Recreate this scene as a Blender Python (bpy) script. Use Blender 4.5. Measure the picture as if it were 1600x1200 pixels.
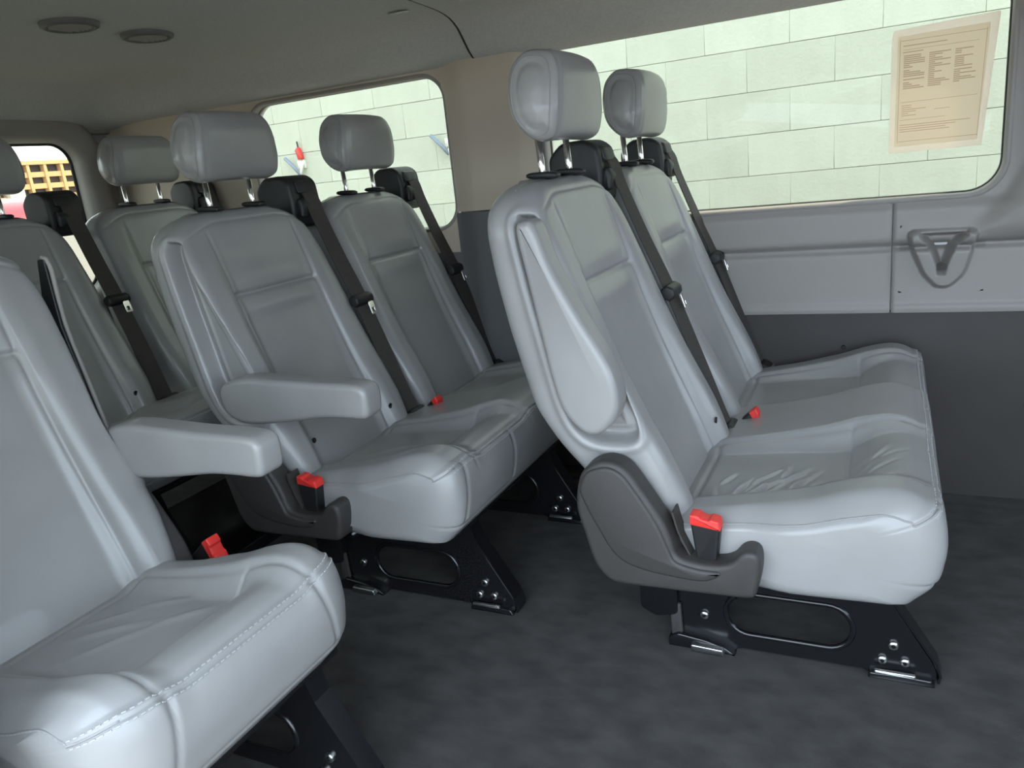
import bpy, bmesh, math, random
import numpy as np
from mathutils import Matrix, Vector
random.seed(7)
for _o in list(bpy.data.objects): bpy.data.objects.remove(_o)
scene = bpy.context.scene
COL = scene.collection
# ---------------------------------------------------------------- camera
cd = bpy.data.cameras.new('camera'); cam = bpy.data.objects.new('camera', cd); COL.objects.link(cam)
cd.sensor_width = 36.0; cd.lens = 1202.0 / 1600.0 * 36.0; cd.clip_start = 0.02; cd.clip_end = 500
R_ = [[0.90093589, -0.43325291, -0.02462597], [0.42155836, 0.86032883, 0.28657085], [-0.10297123, -0.26856325, 0.95774251]]
cam.matrix_world = Matrix([[R_[0][0], R_[0][2], -R_[0][1], -0.004485],
                           [R_[1][0], R_[1][2], -R_[1][1], -1.171728],
                           [R_[2][0], R_[2][2], -R_[2][1], 0.934846], [0, 0, 0, 1]])
scene.camera = cam
# ---------------------------------------------------------------- sky, sun, exposure
world = bpy.data.worlds.new('sky'); scene.world = world; world.use_nodes = True
bg = world.node_tree.nodes['Background']
bg.inputs['Color'].default_value = (0.72, 0.86, 1.0, 1); bg.inputs['Strength'].default_value = 2.6
sd = bpy.data.lights.new('sun_offscreen', 'SUN'); sd.energy = 3.5; sd.color = (1.0, 0.9, 0.72); sd.angle = 0.02
sun = bpy.data.objects.new('sun_offscreen', sd); COL.objects.link(sun); sun.location = (20, 20, 30)
sun.rotation_euler = Vector((-0.40, -0.12, -0.90)).to_track_quat('-Z', 'Y').to_euler()
scene.view_settings.view_transform = 'Standard'; scene.view_settings.look = 'None'
scene.view_settings.gamma = 1.0; scene.view_settings.exposure = 1.2
try: scene.view_settings.use_curve_mapping = False
except Exception: pass
try:
    scene.cycles.max_bounces = 10; scene.cycles.diffuse_bounces = 6; scene.cycles.transparent_max_bounces = 12
except Exception: pass
# ---------------------------------------------------------------- materials
MATS = {}
def mat(name, col, rough=0.5, metal=0.0, spec=0.5, noise=None, bump=None, sheen=0.0, coat=0.0, rand=0.0):
    """noise=(scale, amount, detail[, stretch]) colour mottling; bump=(scale, strength, distance)."""
    if name in MATS: return MATS[name]
    m = bpy.data.materials.new(name); m.use_nodes = True
    nt = m.node_tree; b = nt.nodes['Principled BSDF']
    b.inputs['Base Color'].default_value = (*col, 1); b.inputs['Roughness'].default_value = rough
    b.inputs['Metallic'].default_value = metal; b.inputs['Specular IOR Level'].default_value = spec
    b.inputs['Sheen Weight'].default_value = sheen; b.inputs['Coat Weight'].default_value = coat
    tc = nt.nodes.new('ShaderNodeTexCoord')
    last = None
    if noise:
        mp = nt.nodes.new('ShaderNodeMapping'); nt.links.new(tc.outputs['Object'], mp.inputs['Vector'])
        if len(noise) > 3: mp.inputs['Scale'].default_value = noise[3]
        n = nt.nodes.new('ShaderNodeTexNoise'); n.inputs['Scale'].default_value = noise[0]; n.inputs['Detail'].default_value = noise[2]
        nt.links.new(mp.outputs['Vector'], n.inputs['Vector'])
        cr = nt.nodes.new('ShaderNodeValToRGB'); a = noise[1]
        cr.color_ramp.elements[0].position = 0.32; cr.color_ramp.elements[1].position = 0.68
        cr.color_ramp.elements[0].color = (*[c * (1 - a) for c in col], 1)
        cr.color_ramp.elements[1].color = (*[min(1, c * (1 + a)) for c in col], 1)
        nt.links.new(n.outputs['Fac'], cr.inputs['Fac']); last = cr.outputs['Color']
    if rand:
        oi = nt.nodes.new('ShaderNodeObjectInfo'); mr = nt.nodes.new('ShaderNodeMapRange')
        mr.inputs['To Min'].default_value = 1 - rand; mr.inputs['To Max'].default_value = 1 + rand * .4
        nt.links.new(oi.outputs['Random'], mr.inputs['Value'])
        mx = nt.nodes.new('ShaderNodeMix'); mx.data_type = 'RGBA'; mx.blend_type = 'MULTIPLY'; mx.inputs['Factor'].default_value = 1
        if last: nt.links.new(last, mx.inputs['A'])
        else: mx.inputs['A'].default_value = (*col, 1)
        nt.links.new(mr.outputs['Result'], mx.inputs['B']); last = mx.outputs['Result']
    if last: nt.links.new(last, b.inputs['Base Color'])
    if bump:
        n2 = nt.nodes.new('ShaderNodeTexNoise'); n2.inputs['Scale'].default_value = bump[0]; n2.inputs['Detail'].default_value = 4
        nt.links.new(tc.outputs['Object'], n2.inputs['Vector'])
        bp = nt.nodes.new('ShaderNodeBump'); bp.inputs['Strength'].default_value = bump[1]; bp.inputs['Distance'].default_value = bump[2]
        nt.links.new(n2.outputs['Fac'], bp.inputs['Height']); nt.links.new(bp.outputs['Normal'], b.inputs['Normal'])
    MATS[name] = m
    return m
LEATHER = mat('grey_leather', (0.275, 0.27, 0.267), 0.34, noise=(9, 0.05, 3), bump=(700, 0.10, 0.001), coat=0.18)
PIPING = mat('leather_seam', (0.26, 0.255, 0.252), 0.5)
THREAD = mat('pale_thread', (0.40, 0.405, 0.41), 0.7)
CARPET = mat('charcoal_carpet', (0.047, 0.0435, 0.041), 1.0, spec=0.1, noise=(13, 0.36, 14, (1, 1.6, 1)), bump=(700, 0.6, 0.004), sheen=0.1)
DARKPANEL = mat('dark_wall_plastic', (0.044, 0.038, 0.035), 0.55, noise=(5, 0.12, 5), bump=(900, 0.15, 0.001))
TRIM = mat('light_grey_plastic', (0.285, 0.265, 0.25), 0.5, noise=(3, 0.03, 3), bump=(1200, 0.1, 0.0008))
PILLAR = mat('beige_plastic', (0.53, 0.455, 0.37), 0.6, bump=(1200, 0.1, 0.0008))
MIDGREY = mat('mid_grey_plastic', (0.13, 0.13, 0.133), 0.55, bump=(1200, 0.1, 0.0008))
HEADLINER = mat('headliner_cloth', (0.50, 0.505, 0.495), 0.95, spec=0.1, noise=(140, 0.05, 2), bump=(1500, 0.2, 0.001))
COVERP = mat('charcoal_seat_plastic', (0.040, 0.036, 0.034), 0.5, bump=(1500, 0.35, 0.001))
BLACKP = mat('black_plastic', (0.011, 0.011, 0.012), 0.5, bump=(1200, 0.1, 0.0006))
BLACKM = mat('black_painted_steel', (0.008, 0.008, 0.009), 0.22, spec=0.6)
CHROME = mat('chrome', (0.78, 0.77, 0.75), 0.14, metal=1)
STEEL = mat('zinc_steel', (0.55, 0.55, 0.54), 0.3, metal=1)
RED = mat('red_plastic', (0.75, 0.035, 0.03), 0.4)
WEBBING = mat('dark_webbing', (0.050, 0.044, 0.040), 0.7, spec=0.3, noise=(60, 0.1, 2, (1, 1, 4)), bump=(900, 0.3, 0.001))
GASKET = mat('black_rubber', (0.012, 0.012, 0.012), 0.5)
BLOCK = mat('painted_block', (0.57, 0.585, 0.50), 0.9, spec=0.2, noise=(1.7, 0.07, 9, (3, 3, 0.8)), bump=(60, 0.25, 0.01), rand=0.07)
MORTAR = mat('painted_mortar', (0.50, 0.51, 0.435), 0.95, noise=(6, 0.1, 4))
ASPHALT = mat('asphalt', (0.19, 0.172, 0.15), 0.95, noise=(30, 0.2, 6))
OCHRE = mat('ochre_brick', (0.62, 0.40, 0.20), 0.9, noise=(3, 0.12, 5))
CONC = mat('pale_concrete', (0.62, 0.58, 0.50), 0.9, noise=(3, 0.08, 5))
GARDARK = mat('garage_interior', (0.10, 0.09, 0.09), 0.9)
CARRED = mat('red_car_paint', (0.45, 0.03, 0.05), 0.25, coat=0.6)
CARGLASS = mat('car_glass', (0.02, 0.025, 0.03), 0.08)
TYRE = mat('tyre_rubber', (0.02, 0.02, 0.02), 0.8)
VANPAINT = mat('van_paint', (0.55, 0.55, 0.56), 0.3, coat=0.5)
BLUEP = mat('blue_grey_paint', (0.22, 0.27, 0.36), 0.5)
WHITEP = mat('white_paint', (0.75, 0.74, 0.70), 0.5)

def glass_mat(name, tint, gloss=0.016):
    m = bpy.data.materials.new(name); m.use_nodes = True; nt = m.node_tree; nt.nodes.clear()
    out = nt.nodes.new('ShaderNodeOutputMaterial'); mix = nt.nodes.new('ShaderNodeMixShader')
    tr = nt.nodes.new('ShaderNodeBsdfTransparent'); tr.inputs['Color'].default_value = (*tint, 1)
    gl = nt.nodes.new('ShaderNodeBsdfGlossy'); gl.inputs['Roughness'].default_value = 0.02; gl.inputs['Color'].default_value = (0.8, 0.85, 0.8, 1)
    mix.inputs['Fac'].default_value = gloss
    nt.links.new(tr.outputs[0], mix.inputs[1]); nt.links.new(gl.outputs[0], mix.inputs[2]); nt.links.new(mix.outputs[0], out.inputs['Surface'])
    return m
GLASS = glass_mat('tinted_window_glass', (0.74, 0.735, 0.67))
def paper_mat(name, col, transl, clear=0.0):
    m = bpy.data.materials.new(name); m.use_nodes = True; nt = m.node_tree; nt.nodes.clear()
    out = nt.nodes.new('ShaderNodeOutputMaterial'); mix = nt.nodes.new('ShaderNodeMixShader'); mix.inputs['Fac'].default_value = transl
    d = nt.nodes.new('ShaderNodeBsdfDiffuse'); d.inputs['Color'].default_value = (*col, 1)
    t = nt.nodes.new('ShaderNodeBsdfTranslucent'); t.inputs['Color'].default_value = (*col, 1)
    nt.links.new(d.outputs[0], mix.inputs[1]); nt.links.new(t.outputs[0], mix.inputs[2])
    mx2 = nt.nodes.new('ShaderNodeMixShader'); mx2.inputs['Fac'].default_value = clear
    tr = nt.nodes.new('ShaderNodeBsdfTransparent'); tr.inputs['Color'].default_value = (0.95, 0.92, 0.9, 1)
    nt.links.new(mix.outputs[0], mx2.inputs[1]); nt.links.new(tr.outputs[0], mx2.inputs[2]); nt.links.new(mx2.outputs[0], out.inputs['Surface'])
    return m
PAPER = paper_mat('cream_paper', (0.94, 0.90, 0.82), 0.85, 0.2)
SLEEVE = paper_mat('plastic_sleeve', (0.85, 0.76, 0.70), 0.75, 0.35)
PRINT = paper_mat('faded_print', (0.62, 0.52, 0.46), 0.85, 0.3)

# ---------------------------------------------------------------- helpers
def obj(name, me, parent=None, loc=(0, 0, 0), **props):
    o = bpy.data.objects.new(name, me); COL.objects.link(o); o.location = loc
    if parent: o.parent = parent
    for k, v in props.items(): o[k] = v
    return o
def thing(name, label, category, loc=(0, 0, 0), group=None):
    o = bpy.data.objects.new(name, None); COL.objects.link(o); o.location = loc; o.empty_display_size = .1
    o['label'] = label; o['category'] = category
    if group: o['group'] = group
    return o
def structure(name, me, label=None):
    o = obj(name, me); o['kind'] = 'structure'
    if label: o['label'] = label
    return o
def mesh(name, v, f, m, smooth=True, fix=False):
    me = bpy.data.meshes.new(name); me.from_pydata([tuple(map(float, q)) for q in v], [], f)
    if fix:
        bm = bmesh.new(); bm.from_mesh(me); bmesh.ops.recalc_face_normals(bm, faces=bm.faces); bm.to_mesh(me); bm.free()
    me.materials.append(m)
    if smooth: me.shade_smooth()
    me.update(); return me
def grid_faces(n, k, closed=False, flip=False):
    i = np.arange(n - 1)[:, None]; kk = k if closed else k - 1; j = np.arange(kk)[None, :]; j2 = (j + 1) % k
    a = i * k + j; b = i * k + j2; c = (i + 1) * k + j2; d = (i + 1) * k + j
    F = np.stack([a, b, c, d], -1).reshape(-1, 4)
    if flip: F = F[:, ::-1]
    return F.tolist()
def loft(name, P, m, caps=True, flip=False, closed=True, smooth=True):
    """P: (n,k,3) rings."""
    n, k, _ = P.shape
    F = grid_faces(n, k, closed, flip)
    if caps:
        a = list(range(k)); b = list(range((n - 1) * k, n * k))
        F += [a if flip else a[::-1], b[::-1] if flip else b]
    return mesh(name, P.reshape(-1, 3), F, m, smooth, fix=True)
def crom(pts, n, closed=True):
    """Catmull-Rom through points, evenly resampled to n."""
    pts = np.array(pts, float); k = len(pts); out = []
    rng = range(k) if closed else range(k - 1)
    for i in rng:
        p1 = pts[i]; p2 = pts[(i + 1) % k]
        p0 = pts[i - 1] if (closed or i > 0) else 2 * p1 - p2
        p3 = pts[(i + 2) % k] if (closed or i < k - 2) else 2 * p2 - p1
        t = np.linspace(0, 1, 16, endpoint=False)[:, None]
        out.append(.5 * (2 * p1 + (p2 - p0) * t + (2 * p0 - 5 * p1 + 4 * p2 - p3) * t ** 2 + (3 * p1 - p0 - 3 * p2 + p3) * t ** 3))
    out = np.concatenate(out)
    if closed: out = np.vstack([out, out[:1]])
    else: out = np.vstack([out, pts[-1:]])
    s = np.concatenate([[0], np.cumsum(np.linalg.norm(np.diff(out, axis=0), axis=1))])
    q = np.linspace(0, s[-1], n, endpoint=not closed)
    return np.stack([np.interp(q, s, out[:, d]) for d in range(pts.shape[1])], -1)
def rnd_poly(pts, r, n=4):
    """round the corners of a polygon (2D)."""
    pts = np.array(pts, float); out = []; k = len(pts)
    for i in range(k):
        p = pts[i]; a = pts[i - 1] - p; b = pts[(i + 1) % k] - p
        la, lb = np.linalg.norm(a), np.linalg.norm(b); rr = min(r[i] if hasattr(r, '__len__') else r, la * .49, lb * .49)
        p0 = p + a / la * rr; p1 = p + b / lb * rr
        for t in np.linspace(0, 1, n + 1): out.append((1 - t) ** 2 * p0 + 2 * t * (1 - t) * p + t * t * p1)
    return np.array(out)
def normals2(o):
    t = np.roll(o, -1, 0) - np.roll(o, 1, 0); t /= np.linalg.norm(t, axis=1)[:, None] + 1e-9
    nn = np.stack([t[:, 1], -t[:, 0]], -1)
    a = .5 * np.sum(o[:, 0] * np.roll(o[:, 1], -1) - np.roll(o[:, 0], -1) * o[:, 1])
    return nn if a > 0 else -nn
def slab(name, outline, y0, y1, r, m, seg=5, taper=None, mid=2, crown=0):
    """rounded extrusion of a closed (x,z) outline along y, edges rounded by r."""
    o = np.array(outline, float); nn = normals2(o)
    rings = []
    ys = []
    for a in np.linspace(0, math.pi / 2, seg + 1): ys.append((y0 + r * (1 - math.sin(a)), r * (1 - math.cos(a))))
    ys = [(y0 + r * (1 - math.sin(a)), r * (1 - math.cos(a))) for a in np.linspace(math.pi / 2, 0, seg + 1)]
    ys += [(y, 0) for y in np.linspace(y0 + r, y1 - r, mid + 2)[1:-1]]
    ys += [(y1 - r * (1 - math.sin(a)), r * (1 - math.cos(a))) for a in np.linspace(0, math.pi / 2, seg + 1)]
    for y, e in ys:
        q = o - nn * e
        yy = np.full(len(q), y)
        if taper: yy = taper(q, yy)
        rings.append(np.stack([q[:, 0], yy, q[:, 1]], -1))
    return loft(name, np.array(rings), m)
def tube(name, path, r, m, n=8, closed=False):
    p = np.array(path, float); k = len(p)
    if closed: t = np.roll(p, -1, 0) - np.roll(p, 1, 0)
    else:
        t = np.gradient(p, axis=0)
    t /= np.linalg.norm(t, axis=1)[:, None] + 1e-9
    up = np.array([0.31, 0.17, 0.93]); rings = []
    for i in range(k):
        a = np.cross(t[i], up); a /= np.linalg.norm(a) + 1e-9; b = np.cross(t[i], a)
        an = np.linspace(0, 2 * math.pi, n, endpoint=False)
        rr = r[i] if hasattr(r, '__len__') else r
        rings.append(p[i] + rr * (np.cos(an)[:, None] * a + np.sin(an)[:, None] * b))
    if closed:
        rings.append(rings[0]); return loft(name, np.array(rings), m, caps=False)
    return loft(name, np.array(rings), m)
def box(name, x0, x1, y0, y1, z0, z1, m, bev=0.0, seg=2):
    bm = bmesh.new(); bmesh.ops.create_cube(bm, size=1)
    for v in bm.verts: v.co = ((x0 + x1) / 2 + v.co.x * (x1 - x0), (y0 + y1) / 2 + v.co.y * (y1 - y0), (z0 + z1) / 2 + v.co.z * (z1 - z0))
    if bev: bmesh.ops.bevel(bm, geom=bm.edges[:] , offset=bev, segments=seg, affect='EDGES', profile=.5)
    me = bpy.data.meshes.new(name); bm.to_mesh(me); bm.free(); me.materials.append(m)
    if bev: me.shade_smooth(); me.set_sharp_from_angle(angle=math.radians(40))
    return me
def plate(name, outlines, d0, d1, m, bevel=0.0, axis='y', smooth=False):
    """flat plate with holes: outlines are lists of 2D points, first is the rim; extruded from d0 to d1 along axis."""
    cu = bpy.data.curves.new(name, 'CURVE'); cu.dimensions = '2D'; cu.fill_mode = 'BOTH'
    for o in outlines:
        s = cu.splines.new('POLY'); s.points.add(len(o) - 1); s.use_cyclic_u = True
        for i, q in enumerate(o): s.points[i].co = (float(q[0]), float(q[1]), 0, 1)
    cu.extrude = max(1e-4, abs(d1 - d0) / 2 - bevel); cu.bevel_depth = bevel; cu.bevel_resolution = 1
    to = bpy.data.objects.new('tmp', cu); COL.objects.link(to)
    dg = bpy.context.evaluated_depsgraph_get(); me = bpy.data.meshes.new_from_object(to.evaluated_get(dg))
    bpy.data.objects.remove(to); bpy.data.curves.remove(cu)
    mid = (d0 + d1) / 2
    for v in me.vertices:
        a, b, c = v.co
        v.co = (a, mid + c, b) if axis == 'y' else ((mid + c, a, b) if axis == 'x' else (a, b, mid + c))
    bm = bmesh.new(); bm.from_mesh(me); bmesh.ops.remove_doubles(bm, verts=bm.verts, dist=1e-5)
    bmesh.ops.recalc_face_normals(bm, faces=bm.faces); bm.to_mesh(me); bm.free()
    me.name = name; me.materials.clear(); me.materials.append(m)
    if smooth: me.shade_smooth(); me.set_sharp_from_angle(angle=math.radians(35))
    return me
def disc(name, r, h, m, n=20, axis='y', r2=None):
    a = np.linspace(0, 2 * math.pi, n, endpoint=False); r2 = r2 or r
    prof = [(0.0, r * .999), (h * .7, r), (h, r * .8)]
    rings = []
    for d, q in prof:
        c, s = np.cos(a) * q, np.sin(a) * q * r2 / r
        rings.append(np.stack([c, np.full(n, -d), s], -1) if axis == 'y' else (np.stack([c, s, np.full(n, d)], -1) if axis == 'z' else np.stack([np.full(n, d), c, s], -1)))
    me = loft(name, np.array(rings), m); me.set_sharp_from_angle(angle=math.radians(50)); return me
def sstep(a, b, x):
    t = np.clip((x - a) / (b - a), 0, 1); return t * t * (3 - 2 * t)
def gauss(x, s): return np.exp(-(x / s) ** 2)
def poly_sdf(P, poly):
    """signed distance (negative inside) of points (...,2) to a polygon."""
    P = np.asarray(P); sh = P.shape[:-1]; q = P.reshape(-1, 2); d = np.full(len(q), 1e9); ins = np.zeros(len(q), bool)
    for i in range(len(poly)):
        a = poly[i - 1]; b = poly[i]; ab = b - a; t = np.clip(((q - a) @ ab) / (ab @ ab + 1e-12), 0, 1)
        d = np.minimum(d, np.linalg.norm(q - a - t[:, None] * ab, axis=1))
        c = ((a[1] > q[:, 1]) != (b[1] > q[:, 1])) & (q[:, 0] < (b[0] - a[0]) * (q[:, 1] - a[1]) / (b[1] - a[1] + 1e-12) + a[0])
        ins ^= c
    return np.where(ins, -d, d).reshape(sh)
def rrect(x0, x1, z0, z1, r, n=8):
    out = []
    for cx, cz, a0 in ((x1 - r, z1 - r, 0), (x0 + r, z1 - r, 90), (x0 + r, z0 + r, 180), (x1 - r, z0 + r, 270)):
        for a in np.radians(np.linspace(a0, a0 + 90, n)): out.append((cx + r * math.cos(a), cz + r * math.sin(a)))
    return np.array(out)
def rr_sdf(x, z, rc):
    x0, x1, z0, z1, r = rc
    qx = np.abs(x - (x0 + x1) / 2) - ((x1 - x0) / 2 - r); qz = np.abs(z - (z0 + z1) / 2) - ((z1 - z0) / 2 - r)
    return np.hypot(np.maximum(qx, 0), np.maximum(qz, 0)) + np.minimum(np.maximum(qx, qz), 0) - r

# ================================================================ the van shell
YW, YN, XR, XF = 0.965, -0.86, -2.68, 1.70
ZB = 0.486
floor = structure('floor', box('floor', XR, XF, YN, YW + .03, -.05, 0, CARPET))
wall_left = structure('wall_left', box('wall_left', XR, XF, YW, YW + .05, 0, ZB, DARKPANEL))
obj('clip', disc('clip', .0055, .006, BLACKP, 12), wall_left, (-.098, YW, .395))
obj('clip', bpy.data.meshes['clip'], wall_left, (.315, YW, .25))
WIN1 = (-.885, .236, .768, 1.247, .075); WIN2 = (-1.965, -1.203, .778, 1.224, .075)
def sheet(name, x0, x1, z0, z1, m, yfun, holes=(), dx=.008, dz=.007):
    xs = np.linspace(x0, x1, max(2, int(round((x1 - x0) / dx)) + 1)); zs = np.linspace(z0, z1, max(2, int(round((z1 - z0) / dz)) + 1))
    X, Z = np.meshgrid(xs, zs, indexing='ij'); n, k = X.shape
    sd_ = np.full(X.shape, 1e9)
    for h in holes: sd_ = np.minimum(sd_, rr_sdf(X, Z, h))
    F = np.array(grid_faces(n, k))
    keep = (sd_.ravel()[F] > 1e-6).any(1); F = F[keep]
    for h in holes:                              # pull the cut edge onto the true outline
        for _ in range(3):
            s = rr_sdf(X, Z, h); e = 1e-4
            gx = (rr_sdf(X + e, Z, h) - s) / e; gz = (rr_sdf(X, Z + e, h) - s) / e
            mv = (s < 0) & (s > -.02)
            X = np.where(mv, X - gx * s, X); Z = np.where(mv, Z - gz * s, Z)
    Y = yfun(X, Z)
    used = np.unique(F); idx = -np.ones(n * k, int); idx[used] = np.arange(len(used))
    V = np.stack([X, Y, Z], -1).reshape(-1, 3)[used]
    return mesh(name, V, idx[F].tolist(), m)
def lean(Z): return 0
def y_side(X, Z):
    y = np.full(X.shape, YW - .004)
    y = y - .012 * sstep(.645, .672, Z) * (1 - sstep(.735, .765, Z))                       # upper pad stands proud
    y = y + .018 * gauss(Z - .650, .007) * sstep(-.5, -.38, X)                              # long groove
    y = y - .006 * sstep(.46, .50, Z) * (1 - sstep(.50, .51, Z))
    y = y + .006 * gauss(X - .010, .0035)                                                   # panel joint
    # swept shoulder to the right of the cup pocket
    rx = np.hypot((X - .05) / 1.0, (Z - .92) / 1.0)
    y = y - .028 * sstep(.0, .05, rx - .235 - .05 * (Z > .92)) * sstep(.13, .27, X) * sstep(.64, .70, Z)
    # pillar wrap towards the windows
    y = y - .02 * sstep(.236, .32, X) * sstep(.64, .72, Z)
    # cup pocket: proud body, funnel inside
    Q = np.stack([X, Z], -1); t = np.clip((.684 - Z) / .13, 0, 1)
    rim = poly_sdf(Q, CUP)
    y = y - .042 * (1 - sstep(-.004, .010, rim)) * (1 - .40 * t)
    ins = poly_sdf(Q, CUPI)
    y = y + (.032 + .034 * (1 - t)) * (1 - sstep(-.018, .001, ins))
    y = y + .02 * (1 - sstep(-.002, .001, poly_sdf(Q, CUPH)))
    return y
CUP = rnd_poly([(.048, .684), (.186, .682), (.180, .650), (.165, .585), (.135, .553), (.110, .553), (.082, .585), (.055, .650)], .012)
CUPI = rnd_poly([(.064, .690), (.174, .690), (.170, .672), (.147, .648), (.132, .604), (.128, .579), (.106, .579), (.103, .604), (.088, .646), (.067, .672)], .005)
CUPH = rnd_poly([(.107, .606), (.129, .606), (.127, .592), (.108, .592)], .002)
obj('side_panel', sheet('side_panel', -1.0, .0085, ZB, 1.25, TRIM, y_side, [WIN1]), wall_left)
obj('side_panel', sheet('side_panel', .0105, XF, ZB, 1.25, TRIM, y_side, [WIN1, (.0265, .2085, .5365, .7035, .004)], dx=.005, dz=.005), wall_left, label='light grey side panel with a moulded pocket below the window')
obj('cup_pocket', sheet('cup_pocket', .0265, .2085, .5365, .7035, TRIM, y_side, dx=.0016, dz=.0016), wall_left)
def y_pillar(X, Z):
    y = np.full(X.shape, YW - .006)
    y = y - .022 * sstep(-1.203, -1.12, X) * (1 - sstep(-.97, -.885, X))
    return y
obj('pillar_panel', sheet('pillar_panel', -1.205, -.90, .823, 1.25, PILLAR, lambda X, Z: y_pillar(X, Z) - .004, [WIN1, WIN2]), wall_left, label='beige pillar panel between the side windows')
obj('pillar_base', sheet('pillar_base', -1.205, -.95, ZB - .2, .820, MIDGREY, lambda X, Z: y_pillar(X, Z) - .002, [WIN1, WIN2]), wall_left)
obj('quarter_panel', sheet('quarter_panel', XR, -1.205, .70, 1.25, PILLAR, lambda X, Z: np.full(X.shape, YW - .006), [WIN2]), wall_left)
obj('quarter_base', sheet('quarter_base', XR, -1.205, .30, .70, MIDGREY, lambda X, Z: np.full(X.shape, YW - .006)), wall_left)
def ring(name, rc, prof, m, n=10):
    """window surround: prof is a list of (grow, y)."""
    rings = []
    for g, y in prof:
        o = rrect(rc[0] - g, rc[1] + g, rc[2] - g, rc[3] + g, rc[4] + g, n)
        rings.append(np.stack([o[:, 0], np.full(len(o), y), o[:, 1]], -1))
    return loft(name, np.array(rings), m, caps=False)
for i, w in enumerate((WIN1, WIN2)):
    win = structure('window_%d' % (i + 1), slab('pane', rrect(w[0] - .008, w[1] + .008, w[2] - .008, w[3] + .008, w[4], 8), YW + .024, YW + .029, .001, GLASS, seg=1))
    obj('window_reveal', ring('window_reveal', w, [(.012, YW - .004), (.006, YW - .012), (.001, YW - .010), (-.002, YW - .002), (-.003, YW + .016)], TRIM), win)
    obj('gasket', ring('gasket', w, [(-.003, YW + .014), (-.005 + .0015 * i, YW + .015), (-.0065 + .003 * i, YW + .019), (-.006 + .003 * i, YW + .024), (.004, YW + .024)], GASKET), win)
# outer skin of the far side above the belt, hidden behind the panels but it closes the van
obj('outer_skin', plate('outer_skin', [[(XR, ZB), (XF, ZB), (XF, 1.26), (XR, 1.26)], rrect(*WIN1[:4], .07), rrect(*WIN2[:4], .07)], YW + .03, YW + .05, VANPAINT), wall_left)

# ---- ceiling: two headliner sections with a joint
YC = (YW + YN) / 2
prof = crom([(YC, 1.372), (.35, 1.370), (.60, 1.360), (.77, 1.350), (.845, 1.327), (.892, 1.283), (.925, 1.252), (.975, 1.236)], 40, closed=False)
prof = np.vstack([np.stack([2 * YC - prof[::-1, 0], prof[::-1, 1]], -1)[:-1], prof])
def ceil_mesh(name, x0, x1, n, endcurl=0):
    rings = []
    for x in np.linspace(x0, x1, n):
        z = prof[:, 1].copy()
        if x < -2.35: z = z - (z - 1.225) * sstep(-2.48, -2.70, np.full(len(z), x)) * 1.0
        rings.append(np.stack([np.full(len(z), x), prof[:, 0], z], -1))
    return loft(name, np.array(rings), m=HEADLINER, caps=False, closed=False)
ceiling = structure('ceiling', ceil_mesh('ceiling', XR - .02, -1.078, 60))
c2 = ceil_mesh('headliner_section', -1.072, XF, 40)
obj('headliner_section', c2, ceiling, (0, 0, -.003))
j = np.stack([np.full(len(prof), -1.075), prof[:, 0], prof[:, 1] + .001], -1)
obj('headliner_joint', tube('headliner_joint', j, .0045, GASKET, 6), ceiling)
for (x, y, z) in ((-1.16, .70, 1.3515), (-.95, .70, 1.3485)):
    o = obj('hook_cover', disc('hook_cover', .032, .004, HEADLINER, 20, 'z', .013), ceiling, (x, y, z)); o.rotation_euler = (math.pi, .0, 0)
structure('roof', box('roof', XR - .05, XF, YN - .05, YW + .06, 1.40, 1.43, VANPAINT))

# ---- rear doors
def rear_door(y0, y1, wy0, wy1):
    out = rrect(y0, y1, .02, 1.30, .04); hole = rrect(wy0, wy1, .66, 1.193, .08)
    return plate('wall_rear', [out, hole], XR - .03, XR, TRIM, axis='x')
wall_rear = structure('wall_rear', rear_door(.056, YW + .02, .16, .805))
obj('rear_door_panel', rear_door(YN - .02, .050, -.70, -.05), wall_rear)
def yring(name, rc, pr, m):
    rings = []
    for g, x in pr:
        o = rrect(rc[0] - g, rc[1] + g, rc[2] - g, rc[3] + g, rc[4] + g, 10)
        rings.append(np.stack([np.full(len(o), x), o[:, 0], o[:, 1]], -1))
    return loft(name, np.array(rings), m, caps=False)
for k, (a, b) in enumerate(((.16, .805), (-.70, -.05))):
    w = (a, b, .66, 1.193, .08)
    rw = structure('window_%d' % (3 + k), plate('pane', [rrect(a - .005, b + .005, .655, 1.198, .08)], XR - .022, XR - .018, GLASS, axis='x'))
    obj('window_surround', yring('window_surround', w, [(.105, XR + .002), (.095, XR + .040), (.06, XR + .055), (.02, XR + .045), (.0, XR + .02), (-.004, XR - .02)], TRIM), rw)
    obj('gasket', yring('gasket', w, [(-.004, XR - .008), (-.012, XR - .010), (-.012, XR - .017)], GASKET), rw)
obj('rear_header', box('rear_header', XR - .02, XR + .03, YN, YW, 1.215, 1.30, TRIM, .01), wall_rear)

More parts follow.
